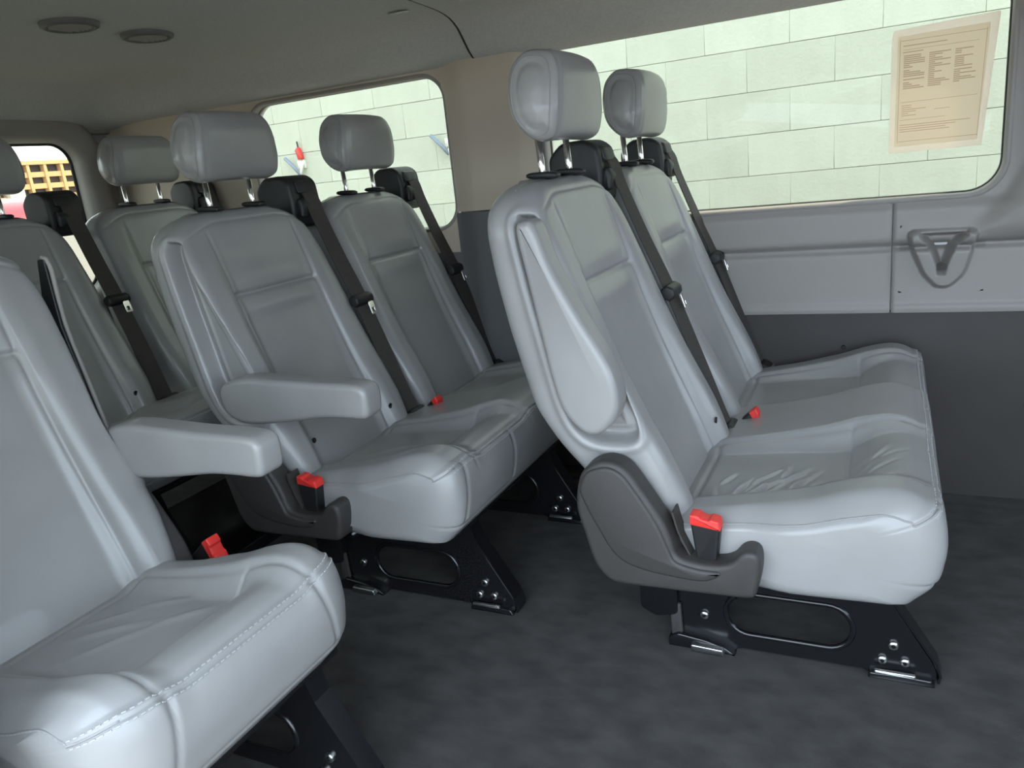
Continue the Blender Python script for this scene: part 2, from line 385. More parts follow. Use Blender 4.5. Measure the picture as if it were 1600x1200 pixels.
# ---- kerb side: rear quarter with a window, open sliding door, front door with open window
wall_right = structure('wall_right', plate('wall_right', [[(XR, -.05), (-.83, -.05), (-.83, 1.27), (XR, 1.27)], rrect(-2.1, -.93, .76, 1.23, .07)], YN - .04, YN, TRIM))
obj('front_door_panel', plate('front_door_panel', [[(.85, -.05), (XF, -.05), (XF, 1.27), (.85, 1.27)], rrect(.93, XF - .06, .72, 1.2, .05)], YN - .04, YN, TRIM), wall_right)
win5 = structure('window_5', slab('pane', rrect(-2.1, -.93, .76, 1.23, .07), YN - .03, YN - .025, .001, GLASS, seg=1))
obj('door_header', box('door_header', -.83, .85, YN - .04, YN, 1.235, 1.30, TRIM, .01), wall_right)
obj('door_sill', box('door_sill', -.83, .85, YN - .04, YN + .0, -.05, -.002, DARKPANEL, .004), wall_right)
structure('wall_front_unseen', plate('wall_front_unseen', [[(YN - .04, -.05), (YW + .05, -.05), (YW + .05, 1.42), (YN - .04, 1.42)], rrect(YN + .12, YW - .12, .74, 1.22, .08)], XF, XF + .04, DARKPANEL, axis='x'))  # unseen stand-in for cab and windshield, added to cut the light from the front
# ground
structure('ground', box('ground', -300, 60, -60, 240, -.75, -.6, ASPHALT))

# ================================================================ seats
def stab(xs, ys, sig):
    g = np.linspace(xs[0] - 4 * sig, xs[-1] + 4 * sig, 900); d = g[1] - g[0]
    v = np.interp(g, xs, ys); v = np.where(g < xs[0], ys[0] + (g - xs[0]) * (ys[1] - ys[0]) / (xs[1] - xs[0]), v)
    v = np.where(g > xs[-1], ys[-1] + (g - xs[-1]) * (ys[-1] - ys[-2]) / (xs[-1] - xs[-2]), v)
    k = np.exp(-(np.arange(-int(3 * sig / d), int(3 * sig / d) + 1) * d / sig) ** 2 / 2); k /= k.sum(); h = len(k) // 2
    v2 = np.convolve(np.pad(v, h, mode='edge'), k, mode='valid')
    return lambda x: np.interp(x, g, v2)
ZT = 0.912
RECESS = crom([(-.550, .850), (-.531, .862), (-.510, .852), (-.487, .790), (-.455, .720), (-.404, .610), (-.381, .555), (-.362, .500), (-.372, .478), (-.425, .474), (-.463, .490), (-.490, .540), (-.515, .650), (-.537, .755)], 120)
TXB = stab([.32, .385, .45, .492, .551, .605, .721, .80, .851, .91], [-.278, -.300, -.328, -.350, -.378, -.402, -.448, -.479, -.500, -.530], .02)
TXC = stab([.32, .394, .47, .55, .65, .73, .80, .85, .91], [-.318, -.346, -.378, -.410, -.446, -.474, -.492, -.505, -.535], .02)
TXR = stab([.318, .36, .40, .428, .467, .53, .667, .766, .83, .87, .912], [-.40, -.425, -.455, -.480, -.513, -.552, -.586, -.604, -.611, -.612, -.606], .014)
def back_front(u, z):
    xb = TXB(z); xc = TXC(z)
    m = 1 - sstep(.108, .165, np.abs(u)); m = m * (1 - sstep(.84, .90, z))
    x = xb * (1 - m) + xc * m
    ins = 1 - sstep(.130, .138, np.abs(u))
    gz = sstep(.875, .855, z) if False else (1 - sstep(.855, .88, z))
    x = x - .0045 * gauss(np.abs(u) - .134, .0042) * gz                       # long seams of the insert
    sag = .730 + .006 * (u / .13) ** 2 * 0
    x = x - .0075 * gauss(z - sag, .0050) * ins                                # cross seam
    x = x + .0075 * gauss(z - .700, .022) * (1 - (u / .15) ** 2).clip(0) + .006 * gauss(z - .765, .028) * (1 - (u / .15) ** 2).clip(0)
    x = x - .0028 * gauss(z - (.889 - 1.1 * np.maximum(np.abs(u) - .09, 0) ** 1.6), .0035)   # seam along the top edge
    return x
def backrest(name, recess, mirror=False, m=LEATHER):
    zs = np.concatenate([np.linspace(.318, .86, 160), .86 + (ZT - .86) * np.sin(np.linspace(0, math.pi / 2, 34)[1:])])
    nS, nC, nF, nR = 44, 8, 130, 24
    rings = []
    for z in zs:
        R = .045; t = max(0, z - (ZT - R)); e = R - math.sqrt(max(0, R * R - t * t))
        sh = lambda z0, q: (q + (1 - q) * math.sqrt(max(0, 1 - (max(0, z - z0) / (ZT + .0005 - z0)) ** 2.6)))
        w1 = np.interp(z, [.318, .36, .42, .50, .80], [.205, .213, .222, .226, .225]) * sh(.815, .38)
        w2 = np.interp(z, [.318, .36, .42, .50, .70, .82], [.205, .212, .219, .220, .214, .205]) * sh(.79, .38)
        xr = float(TXR(z)) + e * .65
        rf = .034; rr = .035
        pts = []
        xe = float(back_front(np.array(0.19), z)) - e * .5
        # near side, rear to front
        for x in np.linspace(xr + rr, xe - rf, nS): pts.append((x, -w1, 0))
        for a in np.linspace(0, math.pi / 2, nC + 2)[1:-1]: pts.append((None, -w1 + rf - rf * math.cos(a), rf - rf * math.sin(a)))
        for u in np.linspace(-w1 + rf, w2 - rf, nF): pts.append((None, u, 0))
        for a in np.linspace(math.pi / 2, 0, nC + 2)[1:-1]: pts.append((None, w2 - rf + rf * math.cos(a), rf - rf * math.sin(a)))
        for x in np.linspace(xe - rf, xr + rr, nS): pts.append((x, w2, 0))
        for a in np.linspace(0, math.pi / 2, nC + 2)[1:-1]: pts.append((xr + rr - rr * math.sin(a), w2 - rr + rr * math.cos(a), 0))
        for u in np.linspace(w2 - rr, -w1 + rr, nR): pts.append((xr, u, 0))
        for a in np.linspace(math.pi / 2, 0, nC + 2)[1:-1]: pts.append((xr + rr - rr * math.sin(a), -w1 + rr - rr * math.cos(a), 0))
        u = np.array([q[1] for q in pts]); drop = np.array([q[2] for q in pts])
        isf = np.array([q[0] is None for q in pts])
        xf = back_front(u, np.full(len(u), z)) - drop - e * .5
        x = np.where(isf, xf, np.array([q[0] if q[0] is not None else 0 for q in pts]))
        rings.append(np.stack([x, u, np.full(len(u), z)], -1))
    P = np.array(rings)
    if recess:
        S = poly_sdf(P[..., [0, 2]], RECESS); side = P[..., 1] < -.165
        dep = .036 * (1 - sstep(-.012, .0, S)) - .0045 * gauss(S - .008, .007)
        # two low ribs along the bottom of the channel
        dep = dep - np.where(S < -.014, .004 * gauss(S + .026, .004), 0)
        P[..., 1] += np.where(side, dep, 0)
    # soft creasing of the leather near the bottom of the bolsters
    if mirror: P[..., 1] *= -1
    return loft(name, P, m)
RIB = mat('ribbed_leather', (0.275, 0.27, 0.267), 0.5)
_nt = RIB.node_tree; _w = _nt.nodes.new('ShaderNodeTexWave'); _w.bands_direction = 'Z'; _w.inputs['Scale'].default_value = 60; _t = _nt.nodes.new('ShaderNodeTexCoord')
_b = _nt.nodes.new('ShaderNodeBump'); _b.inputs['Strength'].default_value = .25; _b.inputs['Distance'].default_value = .001
_nt.links.new(_t.outputs['Object'], _w.inputs['Vector']); _nt.links.new(_w.outputs['Fac'], _b.inputs['Height']); _nt.links.new(_b.outputs['Normal'], _nt.nodes['Principled BSDF'].inputs['Normal'])
BACK_R = backrest('backrest', True); BACK_P = backrest('backrest', False); BACK_M = backrest('backrest', True, True)
BACK_M.materials.append(RIB)
for _p in BACK_M.polygons:
    _c = _p.center
    if abs(_c.y) < .132 and _c.z < .728 and _p.normal.x > .3: _p.material_index = 1

TCC = stab([-.36, -.30, -.2, -.10, -.065, -.052, -.035, -.01, .02, .05, .08], [.322, .336, .346, .356, .361, .364, .380, .396, .405, .403, .385], .007)
TCB = stab([-.36, -.30, -.2, -.10, -.05, 0, .03, .06, .08], [.335, .354, .372, .394, .412, .424, .424, .412, .390], .014)
TED = stab([-.36, -.2, .0, .06], [.006, .018, .027, .012], .012)
def cush_top(x, y, centers, wr=None):
    c = TCC(x); b = TCB(x)
    d = np.min([np.abs(y - q) for q in centers], axis=0)
    m = 1 - sstep(.095, .150, d)
    z = c * m + b * (1 - m)
    ins = 1 - sstep(.132, .140, d)
    z = z - .0042 * gauss(d - .134, .0045) * (1 - sstep(.05, .075, x)) - .004 * gauss(x + .053, .0045) * ins - .004 * gauss(x + .300, .005) * ins
    z = z + .004 * (1 - (d / .13) ** 2).clip(0) * gauss(x + .17, .08)
    if wr is not None:
        for (x0, y0, x1, y1, h, s) in wr:
            a = np.array([x0, y0]); ab = np.array([x1 - x0, y1 - y0]); L2 = ab @ ab
            t = np.clip(((x - x0) * ab[0] + (y - y0) * ab[1]) / L2, 0, 1)
            dd = np.hypot(x - x0 - t * ab[0], y - y0 - t * ab[1])
            z = z + h * gauss(dd, s) * np.sin(math.pi * (.12 + .76 * t))
    return z
def cushion(name0, y0, y1, centers, wr=None, Rp=.05, seams=(), m=LEATHER):
    name = 'cushion'
    r = .030
    ys = [(y0 + r * (1 - math.sin(a)), r * (1 - math.cos(a))) for a in np.linspace(math.pi / 2, 0, 9)]
    ys += [(y, 0) for y in np.linspace(y0 + r, y1 - r, int((y1 - y0) / .0042))[1:-1]]
    ys += [(y1 - r * (1 - math.sin(a)), r * (1 - math.cos(a))) for a in np.linspace(0, math.pi / 2, 9)]
    rings = []
    for y, e in ys:
        xt = np.concatenate([np.linspace(-.36, .03, 134), np.linspace(.03, .058, 17)[1:]])
        tz = cush_top(xt, np.full(len(xt), min(max(y, y0 + .012), y1 - .012)), centers, wr)
        zt = tz[-1]
        edge = 1 - sstep(0, .05, min(y - y0, y1 - y))                       # the side seam sits lower than the bolster
        tz = tz - edge * TED(xt)
        zt = tz[-1]
        fr = crom([(.058, zt), (.074, zt - .007), (.0845, zt - .028), (.089, .345), (.087, .315), (.078, .281), (.046, .246)], 96, closed=False)[1:]
        bt = np.stack([np.linspace(.03, -.36, 16), np.linspace(.243, .232, 16)], -1)
        re = np.stack([np.full(8, -.363), np.linspace(.25, .31, 8)], -1)
        o = np.vstack([np.stack([xt, tz], -1), fr, bt, re])
        nn = normals2(o)
        # seams on the front: along the top edge, a hem band, short upright seams
        s = np.zeros(len(o)); isf = (o[:, 0] > .04)
        s += .0042 * gauss(np.hypot(o[:, 0] - .0735, o[:, 1] - (zt - .0065)), .0027) - .0012 * gauss(np.hypot(o[:, 0] - .0735, o[:, 1] - (zt - .0065)), .009)
        s += np.where(isf, .0030 * gauss(o[:, 1] - .281, .0035), 0)
        for q in seams: s += np.where(isf & (o[:, 1] < zt - .004) & (o[:, 1] > .285), .0032 * gauss(y - q - .02 * ((.39 - o[:, 1]) / .1) * (1 if q > sum(centers) / len(centers) else -1), .0042), 0)
        o = o - nn * s[:, None]
        o = np.stack([-.137 + (o[:, 0] + .137) * (1 - e / .226), .318 + (o[:, 1] - .318) * (1 - e / .088)], -1)
        t = min(y - y0, y1 - y); g = 0
        if t < Rp: g = Rp - math.sqrt(Rp * Rp - (Rp - t) ** 2)
        x = o[:, 0] - g * sstep(-.10, .05, o[:, 0])
        # the side is drawn in where the buckle sits
        waist = .016 * (1 - sstep(-.20, -.12, x)) * (1 - sstep(0, .10, t))
        yy = y + np.where(y < (y0 + y1) / 2, waist, -waist)
        rings.append(np.stack([x, yy, o[:, 1]], -1))
    P = np.array(rings); PTS[name0] = P
    return loft(name, P, m)
PTS = {}
WR = []
rs = random.Random(3)
for k in range(30):
    a = rs.uniform(-.27, -.09); b = rs.uniform(.06, .17); L = rs.uniform(.03, .09); th = rs.uniform(.75, 1.5) + (a + .18) * -3
    h = rs.uniform(.0012, .0030); WR.append((a, b, a + L * math.cos(th), b + L * math.sin(th), h, rs.uniform(.003, .0055)))
    WR.append((a + .008, b, a + L * math.cos(th) + .008, b + L * math.sin(th), -h * .8, .0045))
for k in range(9):
    a = rs.uniform(-.045, .0); b = rs.uniform(.08, .2); L = rs.uniform(.03, .07); th = rs.uniform(.6, 1.2)
    WR.append((a, b, a + L * math.cos(th), b + L * math.sin(th), rs.choice([-1, 1]) * .0015, .004))
WRS = [(-.25, -.03, -.15, .03, .004, .008), (-.20, -.08, -.12, .04, .003, .008), (-.28, .0, -.2, .06, .003, .007), (-.13, .03, -.08, .08, .004, .009), (-.22, .06, -.14, .1, .003, .007)]
BY0, BY1 = -.045, .945
CUSH_A = cushion('A', BY0, BY1, [.2, .7], WR, seams=(.02, .235, .455, .88))
CUSH_B = cushion('B', BY0, BY1, [.2, .7], [(-.25, .15, -.16, .2, .003, .01), (-.18, .62, -.1, .7, .003, .01)], seams=(.02, .235, .455, .88))
CUSH_S = cushion('S', -.225, .225, [0.0], WRS, Rp=.085, seams=(-.13, .13))
CUSH_C = cushion('C', -.78, .92, [-.415, .116, .648], None, seams=(-.6, -.15, .38, .85))

# stitching: little dashes beside the seams
def dashes(name, paths, m=THREAD, L=.0055, gap=.0045, w=.0011):
    V, F = [], []
    for path in paths:
        p = np.array(path, float); s = np.concatenate([[0], np.cumsum(np.linalg.norm(np.diff(p, axis=0), axis=1))])
        a = 0.0
        while a + L < s[-1]:
            q0 = np.array([np.interp(a, s, p[:, i]) for i in range(3)]); q1 = np.array([np.interp(a + L, s, p[:, i]) for i in range(3)])
            d = q1 - q0; d /= np.linalg.norm(d); n1 = np.cross(d, (0, .3, 1)); n1 /= np.linalg.norm(n1); n2 = np.cross(d, n1)
            b = len(V)
            for q in (q0, q1):
                for (c, e) in ((1, 1), (-1, 1), (-1, -1), (1, -1)): V.append(q + w * (c * n1 + e * n2))
            F += [(b, b + 1, b + 5, b + 4), (b + 1, b + 2, b + 6, b + 5), (b + 2, b + 3, b + 7, b + 6), (b + 3, b, b + 4, b + 7), (b, b + 3, b + 2, b + 1), (b + 4, b + 5, b + 6, b + 7)]
            a += L + gap
    return mesh(name, V, F, m, False)
NT = 150
def seam_index(key):
    P = PTS[key]; mid = P[P.shape[0] // 2]
    return NT - 10 + int(np.argmin(np.hypot(mid[NT - 10:NT + 40, 0] - .0735, mid[NT - 10:NT + 40, 2] - (mid[NT - 1, 2] - .0065))))
def seam_path(key, off, lift=.0006, r0=4, r1=-5, side=True, lo=16):
    """round the near corner: along the side seam, then along the front edge."""
    P = PTS[key]; k = seam_index(key) + off
    f = P[r0:r1, k].copy(); f[:, 0] += lift * .7; f[:, 2] += lift * .7
    if not side: return f
    q = P[r0, lo:k].copy(); q[:, 1] -= lift
    return np.vstack([q, f])
STITCH_S = dashes('stitching', [seam_path('S', -3), seam_path('S', 3, side=False)], w=.0007, L=.005, gap=.004)
STITCH_B = dashes('stitching', [seam_path('B', -3, side=False, r0=7, r1=-8), seam_path('B', 3, side=False, r0=7, r1=-8)], w=.0006, L=.005, gap=.004)
SEAM_BN = tube('side_piping', seam_path('B', 0, 0)[:150], .0015, PIPING, 6)
SEAM_S = tube('side_piping', seam_path('S', 0, 0)[:150], .0015, PIPING, 6)
# headrest
HO = crom(rnd_poly([(-.562, 1.124), (-.508, 1.116), (-.495, 1.085), (-.497, 1.020), (-.507, .975), (-.545, .969), (-.583, 1.005), (-.592, 1.055), (-.586, 1.100)], .022, 3), 72)
def hside(q): return np.interp(q[:, 1], [.965, .985, 1.02, 1.06, 1.10, 1.128], [.90, .985, 1.0, .965, .89, .80])
def headrest_mesh():
    o = HO; r = .024; rings = []; c0 = np.array([-.543, 1.047]); hw = np.array([.048, .078])
    ys = [(-.128 + r * (1 - math.sin(a)), r * (1 - math.cos(a))) for a in np.linspace(math.pi / 2, 0, 10)]
    ys += [(y, 0) for y in np.linspace(-.128 + r, .128 - r, 22)[1:-1]]
    ys += [(.128 - r * (1 - math.sin(a)), r * (1 - math.cos(a))) for a in np.linspace(0, math.pi / 2, 10)]
    for y, e in ys:
        g = .0022 * float(gauss(abs(y) - .1085, .003))
        q = c0 + (o - c0) * (1 - (e + g) / hw)
        k = 1 - (y / .128) ** 2
        x = q[:, 0] + .006 * k * sstep(-.56, -.50, q[:, 0])
        rings.append(np.stack([x, hside(o) * y, q[:, 1] + .003 * k], -1))
    def capr(rg, s, sg):
        c = rg.mean(0); q = c + (rg - c) * s; q[:, 1] = sg * (.128 * hside(q[:, [0, 2]]) + .006 * (1 - s ** 2)); return q
    cap0 = [capr(rings[0], s, -1) for s in (.05, .2, .4, .6, .75, .9)]; cap1 = [capr(rings[-1], s, 1) for s in (.9, .75, .6, .4, .2, .05)]
    PTS['H'] = np.array(rings)
    return loft('headrest', np.array(cap0 + rings + cap1), LEATHER)
HEAD = headrest_mesh()
HPIPE = [tube('side_piping', PTS['H'][k], .0012, PIPING, 6, closed=True) for k in (3, -4)]
POST = tube('post', [(-.5555, 0, .885), (-.5565, 0, .93), (-.560, 0, .99)], .0062, CHROME, 14)
COLLAR = slab('collar', crom([(-.580, .9135), (-.580, .923), (-.531, .921), (-.531, .910)], 24), -.012, .012, .005, BLACKP, seg=3)

# belt retractor and belt
RETR = slab('belt_retractor', rnd_poly([(-.640, .845), (-.645, .945), (-.615, .974), (-.560, .976), (-.534, .958), (-.528, .905), (-.535, .845)], .014), -.055, .055, .010, BLACKP, seg=4)
RSLOT = slab('belt_slot', rnd_poly([(-.548, .925), (-.552, .966), (-.531, .958), (-.522, .930)], .004), -.032, .032, .004, BLACKP, seg=2)
RBEZ = slab('bezel', rnd_poly([(-.545, .870), (-.545, .915), (-.520, .918), (-.512, .90), (-.516, .870)], .006), -.04, .04, .008, BLACKP, seg=3)
def ribbon(name, path, w, th, m, n=40, tw=None):
    p = crom(path, n, closed=False); t = np.gradient(p, axis=0); t /= np.linalg.norm(t, axis=1)[:, None]
    rings = []
    for i in range(n):
        nrm = np.array([t[i][2], 0, -t[i][0]]); nrm /= np.linalg.norm(nrm) + 1e-9
        if nrm[0] < 0: nrm = -nrm
        side = np.array([0, 1, 0.0])
        if tw is not None:
            a = tw[0] + (tw[1] - tw[0]) * i / (n - 1); side, nrm = side * math.cos(a) + nrm * math.sin(a), nrm * math.cos(a) - side * math.sin(a)
        k = np.interp(np.linalg.norm(p[i] - p[-1]), [0, .03], [1, 1])
        rings.append(np.array([p[i] + side * w * a + nrm * th * b for a, b in ((-.5, -.5), (.5, -.5), (.5, .5), (-.5, .5))]))
    me = loft(name, np.array(rings), m); me.set_sharp_from_angle(angle=math.radians(50)); return me
BELT = ribbon('seat_belt', [(-.535, 0, .945), (-.519, 0, .922), (-.505, 0, .875), (-.462, 0, .765), (-.415, 0, .655), (-.355, 0, .490), (-.318, 0, .385), (-.297, 0, .330)], .047, .0024, WEBBING, 60, (.10, .30))
TONGUE = slab('belt_tongue', rnd_poly([(-.425, .640), (-.428, .658), (-.414, .668), (-.398, .660), (-.396, .644), (-.408, .634)], .005), -.036, .036, .005, BLACKP, seg=3)
def tongue_plate():
    me = plate('tongue_plate', [rnd_poly([(-.010, .0), (.010, .0), (.011, -.034), (-.011, -.034)], .003), rnd_poly([(-.005, -.016), (.005, -.016), (.005, -.028), (-.005, -.028)], .002)], -.001, .001, CHROME)
    a = math.radians(12)
    for v in me.vertices:
        y, d, z = v.co
        v.co = (-.394 + d * .94 - z * .30, y + .010, .644 + z * .95 + d * .3)
    return me
TPLATE = tongue_plate()
ANCHOR = slab('belt_anchor', rnd_poly([(-.318, .315), (-.318, .352), (-.296, .362), (-.276, .350), (-.276, .315)], .006), -.030, .030, .006, BLACKP, seg=3)
ANCHC = slab('anchor_clip', rnd_poly([(-.285, .338), (-.285, .346), (-.270, .348), (-.270, .340)], .002), -.022, .022, .002, STEEL, seg=2)
# buckle, modelled about its own foot
def bk(l): return [(x + .253, z - .296) for x, z in l]
BUCK = slab('buckle', rnd_poly(bk([(-.268, .296), (-.277, .366), (-.271, .372), (-.234, .364), (-.229, .358), (-.236, .296)]), .006), -.013, .013, .004, BLACKP, seg=3)
BUTTON = slab('release_button', rnd_poly(bk([(-.2775, .358), (-.277, .375), (-.263, .3745), (-.260, .370), (-.247, .367), (-.244, .370), (-.231, .367), (-.2285, .351)]), .0025), -.0138, .0138, .0025, RED, seg=3)
BSTALK = ribbon('buckle_strap', [(-.015, 0, -.051), (-.005, 0, -.021), (-.001, 0, .009)], .022, .008, BLACKP, 10)
PULL = ribbon('pull_strap', [(-.305, 0, .375), (-.296, 0, .34), (-.278, 0, .30), (-.268, 0, .285)], .035, .003, WEBBING, 14)

# recliner cover
CO = crom([(-.458, .415), (-.447, .443), (-.425, .460), (-.399, .464), (-.372, .452), (-.343, .411), (-.316, .367), (-.303, .335), (-.294, .308), (-.262, .300), (-.230, .301), (-.210, .309), (-.196, .325), (-.180, .330), (-.168, .322), (-.166, .296), (-.172, .262), (-.182, .249), (-.230, .246), (-.300, .244), (-.385, .243), (-.415, .249), (-.438, .278), (-.452, .330), (-.462, .375)], 150)
COVER = slab('recliner_cover', CO, -.030, .020, .009, COVERP, seg=4)
CI = crom([(-.452, .415), (-.440, .442), (-.420, .453), (-.399, .456), (-.376, .444), (-.349, .405), (-.323, .360), (-.306, .318), (-.296, .300), (-.262, .292), (-.225, .290), (-.250, .272), (-.300, .272), (-.360, .280), (-.398, .300), (-.425, .345), (-.446, .390)], 120)
COVERI = slab('cover_boss', CI, -.035, .0, .006, COVERP, seg=3)

# armrests
ARM_D = slab('armrest', crom([(-.428, .545), (-.412, .572), (-.355, .586), (-.280, .584), (-.205, .581), (-.120, .580), (-.075, .577), (-.060, .566), (-.058, .545), (-.062, .518), (-.078, .511), (-.120, .511), (-.173, .509), (-.230, .501), (-.289, .493), (-.340, .489), (-.385, .491), (-.418, .510)], 120), -.029, .029, .012, LEATHER, seg=5)
ARM_U = slab('armrest', crom([(-.530, .840), (-.516, .853), (-.499, .846), (-.478, .785), (-.440, .708), (-.396, .628), (-.381, .578), (-.385, .540), (-.406, .512), (-.428, .503), (-.452, .513), (-.477, .546), (-.492, .600), (-.505, .680), (-.518, .760)], 120), -.029, .029, .012, LEATHER, seg=5)
def arm_seams(me_pts, y): pass
AD_ST = tube('piping', [(x, -.0235, z) for x, z in ((-.405, .570), (-.355, .5815), (-.28, .5795), (-.205, .5765), (-.12, .5755), (-.078, .5725), (-.066, .566), (-.0635, .545), (-.067, .520))], .0016, PIPING, 6)

# legs
LEGO = rnd_poly([(-.366, .001), (-.250, .001), (-.238, .010), (-.020, .010), (-.010, .001), (.086, .001), (.094, .016), (.088, .036), (.010, .165), (-.012, .228), (-.345, .228), (-.352, .110), (-.368, .030)], [.004, .008, .01, .008, .004, .006, .01, .01, .03, .01, .01, .01, .01])
LEGH = rrect(-.262, -.040, .040, .128, .043, 8)
LEG = plate('leg', [LEGO, LEGH], -.004, .004, BLACKM, .001)
LIP = tube('hole_lip', np.stack([LEGH[:, 0] * 1.0, np.full(len(LEGH), -.003), LEGH[:, 1]], -1), .0055, BLACKM, 8, closed=True)
FLANGE = mesh('front_flange', *(lambda pp: ([(x, y, z) for (x, z) in pp for y in (-.006, .034)], [(2 * i, 2 * i + 1, 2 * i + 3, 2 * i + 2) for i in range(len(pp) - 1)]))([(-.010, .226), (.012, .165), (.091, .038), (.097, .018), (.094, .004)]), BLACKM, False)
_m = bmesh.new(); _m.from_mesh(FLANGE); bmesh.ops.solidify(_m, geom=_m.faces[:], thickness=.004); _m.to_mesh(FLANGE); _m.free()
BOLT = disc('bolt', .0085, .006, STEEL, 14)
BOLTC = disc('bolt_socket', .0040, .0075, BLACKM, 8)
FOOT = slab('foot', rnd_poly([(-.372, .0), (-.372, .018), (-.352, .030), (-.300, .024), (-.262, .014), (-.242, .0)], .004), -.022, .02, .003, BLACKM, seg=2)
FOOTF = slab('foot', rnd_poly([(-.015, .0), (-.012, .012), (.040, .014), (.085, .013), (.092, .0)], .003), -.016, .026, .003, BLACKM, seg=2)
CLIP = slab('floor_clip', rnd_poly([(-.325, .004), (-.325, .018), (-.265, .016), (-.262, .003)], .003), -.034, -.020, .002, STEEL, seg=2)
CLIPF = slab('floor_clip', rnd_poly([(-.005, .015), (-.004, .022), (.060, .022), (.062, .015)], .002), -.022, -.014, .002, STEEL, seg=2)
LATCH = slab('latch', rnd_poly([(-.425, .075), (-.425, .145), (-.385, .165), (-.350, .150), (-.352, .070), (-.395, .060)], .008), -.02, .02, .004, BLACKM, seg=2)
LATCHP = slab('latch_plate', rnd_poly([(-.366, .020), (-.368, .092), (-.346, .092), (-.344, .020)], .003), -.014, -.006, .002, COVERP, seg=2)
HOLE = disc('plug', .0068, .0035, BLACKM, 16, 'x')

def put(name, me, parent, y=0, **p): return obj(name, me, parent, (0, y, 0), **p)
def add_back(root, yc, me, holes=True):
    b = put('backrest', me, root, yc)
    if holes:
        for u in (-.107, .150): obj('plug', HOLE, b, (float(back_front(np.array(u), .394)) - .001, u, .394))
    return b
def add_head(root, yc):
    h = put('headrest', HEAD, root, yc); [put('side_piping', q, h) for q in HPIPE]
    for s in (-.067, .067): put('post', POST, h, s); put('collar', COLLAR, root, yc + s)
def add_belt(root, yb):
    r = put('belt_retractor', RETR, root, yb); put('belt_slot', RSLOT, r); put('bezel', RBEZ, r)
    b = put('seat_belt', BELT, root, yb + .004); put('belt_tongue', TONGUE, b); put('tongue_plate', TPLATE, b, .002, label='chrome belt tongue')
    a = put('belt_anchor', ANCHOR, root, yb + .012); put('anchor_clip', ANCHC, a)
def add_buckle(root, loc, tilt=0.0):
    """loc is where the foot of the buckle sits (bench coordinates)."""
    b = obj('buckle', BUCK, root, loc); b.rotation_euler = (0, tilt, 0)
    put('release_button', BUTTON, b, label='red release button'); put('buckle_strap', BSTALK, b)
def add_leg(root, y):
    l = put('leg', LEG, root, y); put('hole_lip', LIP, l); put('front_flange', FLANGE, l); put('foot', FOOT, l); put('foot', FOOTF, l)
    for (x, z) in ((.025, .067), (.008, .035), (.044, .036), (-.302, .071)):
        obj('bolt', BOLT, l, (x, -.004, z)); obj('bolt_socket', BOLTC, l, (x, -.004, z))
    put('floor_clip', CLIP, l); put('floor_clip', CLIPF, l); put('latch', LATCH, l); put('latch_plate', LATCHP, l)
PAN = slab('seat_pan', rnd_poly([(-.345, .205), (-.345, .238), (.030, .244), (.035, .225), (-.01, .205)], .008), .05, .85, .006, BLACKM, seg=2)
RAIL = tube('cross_tube', [(-.30, .10, .16), (-.30, .64, .16)], .014, BLACKM, 12)
def two_seat(label, x, arm):
    root = thing('bench_seat', label, 'bench seat', (x, 0, 0), 'leather bench seats in rows')
    c = put('cushion', CUSH_A if arm == 'up' else CUSH_B, root); put('stitching', STITCH_B, c, kind='stuff'); put('side_piping', SEAM_BN, c)
    add_back(root, .2, BACK_R); add_back(root, .7, BACK_P, False)
    for yc in (.2, .7): add_head(root, yc); add_belt(root, yc + .228)
    a = put('armrest', ARM_U if arm == 'up' else ARM_D, root, -.036 if arm == 'up' else -.043)
    if arm != 'up': put('piping', AD_ST, a)
    cv = put('recliner_cover', COVER, root, -.045); put('cover_boss', COVERI, cv)
    add_buckle(root, (-.253, -.042, .296)); add_buckle(root, (-.300, .475, .318), .95)
    put('pull_strap', PULL, root, -.035)
    put('seat_pan', PAN, root); put('cross_tube', RAIL, root)
    add_leg(root, .142); add_leg(root, .59)
    return root
two_seat('grey leather two-seat bench with its side armrest folded up', 0, 'up')
two_seat('grey leather two-seat bench with its side armrest lowered', -.8065, 'down')
# single seat on the kerb side, armrest towards the aisle
s = thing('single_seat', 'single grey leather seat across the aisle with aisle armrest lowered', 'seat', (-.8065, -.555, 0))
c = put('cushion', CUSH_S, s); put('stitching', STITCH_S, c, kind='stuff'); put('side_piping', SEAM_S, c)
add_back(s, 0, BACK_M, False); add_head(s, 0)
a = put('armrest', ARM_D, s, .232)
for (y, sg) in ((.15, 1), (-.17, 1)): add_leg(s, y)
put('seat_pan', slab('seat_pan', rnd_poly([(-.345, .205), (-.345, .238), (.030, .244), (.035, .225), (-.01, .205)], .008), -.2, .2, .006, BLACKM, seg=2), s)
cvs = slab('recliner_cover', CO, -.02, .030, .009, COVERP, seg=4); put('recliner_cover', cvs, s, .212)
add_buckle(s, (-.325, .262, .298), 1.0)
r = put('belt_retractor', RETR, s, -.228); put('belt_slot', RSLOT, r); put('bezel', RBEZ, r)
b = put('seat_belt', BELT, s, -.226); put('belt_tongue', TONGUE, b); put('tongue_plate', TPLATE, b, .002, label='chrome belt tongue'); put('belt_anchor', ANCHOR, s, -.23)
trim = tube('channel_trim', crom([(-.508, .243, .872), (-.497, .248, .855), (-.500, .250, .752), (-.476, .250, .635), (-.440, .248, .480)], 40, closed=False), .0042, TRIM, 8)
put('channel_trim', trim, s)
obj('channel_dark_gap', plate('channel_dark_gap', [rnd_poly([(-.515, .868), (-.500, .868), (-.500, .752), (-.476, .635), (-.440, .480), (-.475, .480), (-.51, .62), (-.54, .75)], .004)], .240, .246, BLACKP), s)  # black plate whose colour stands in for the dark gap beside the trim
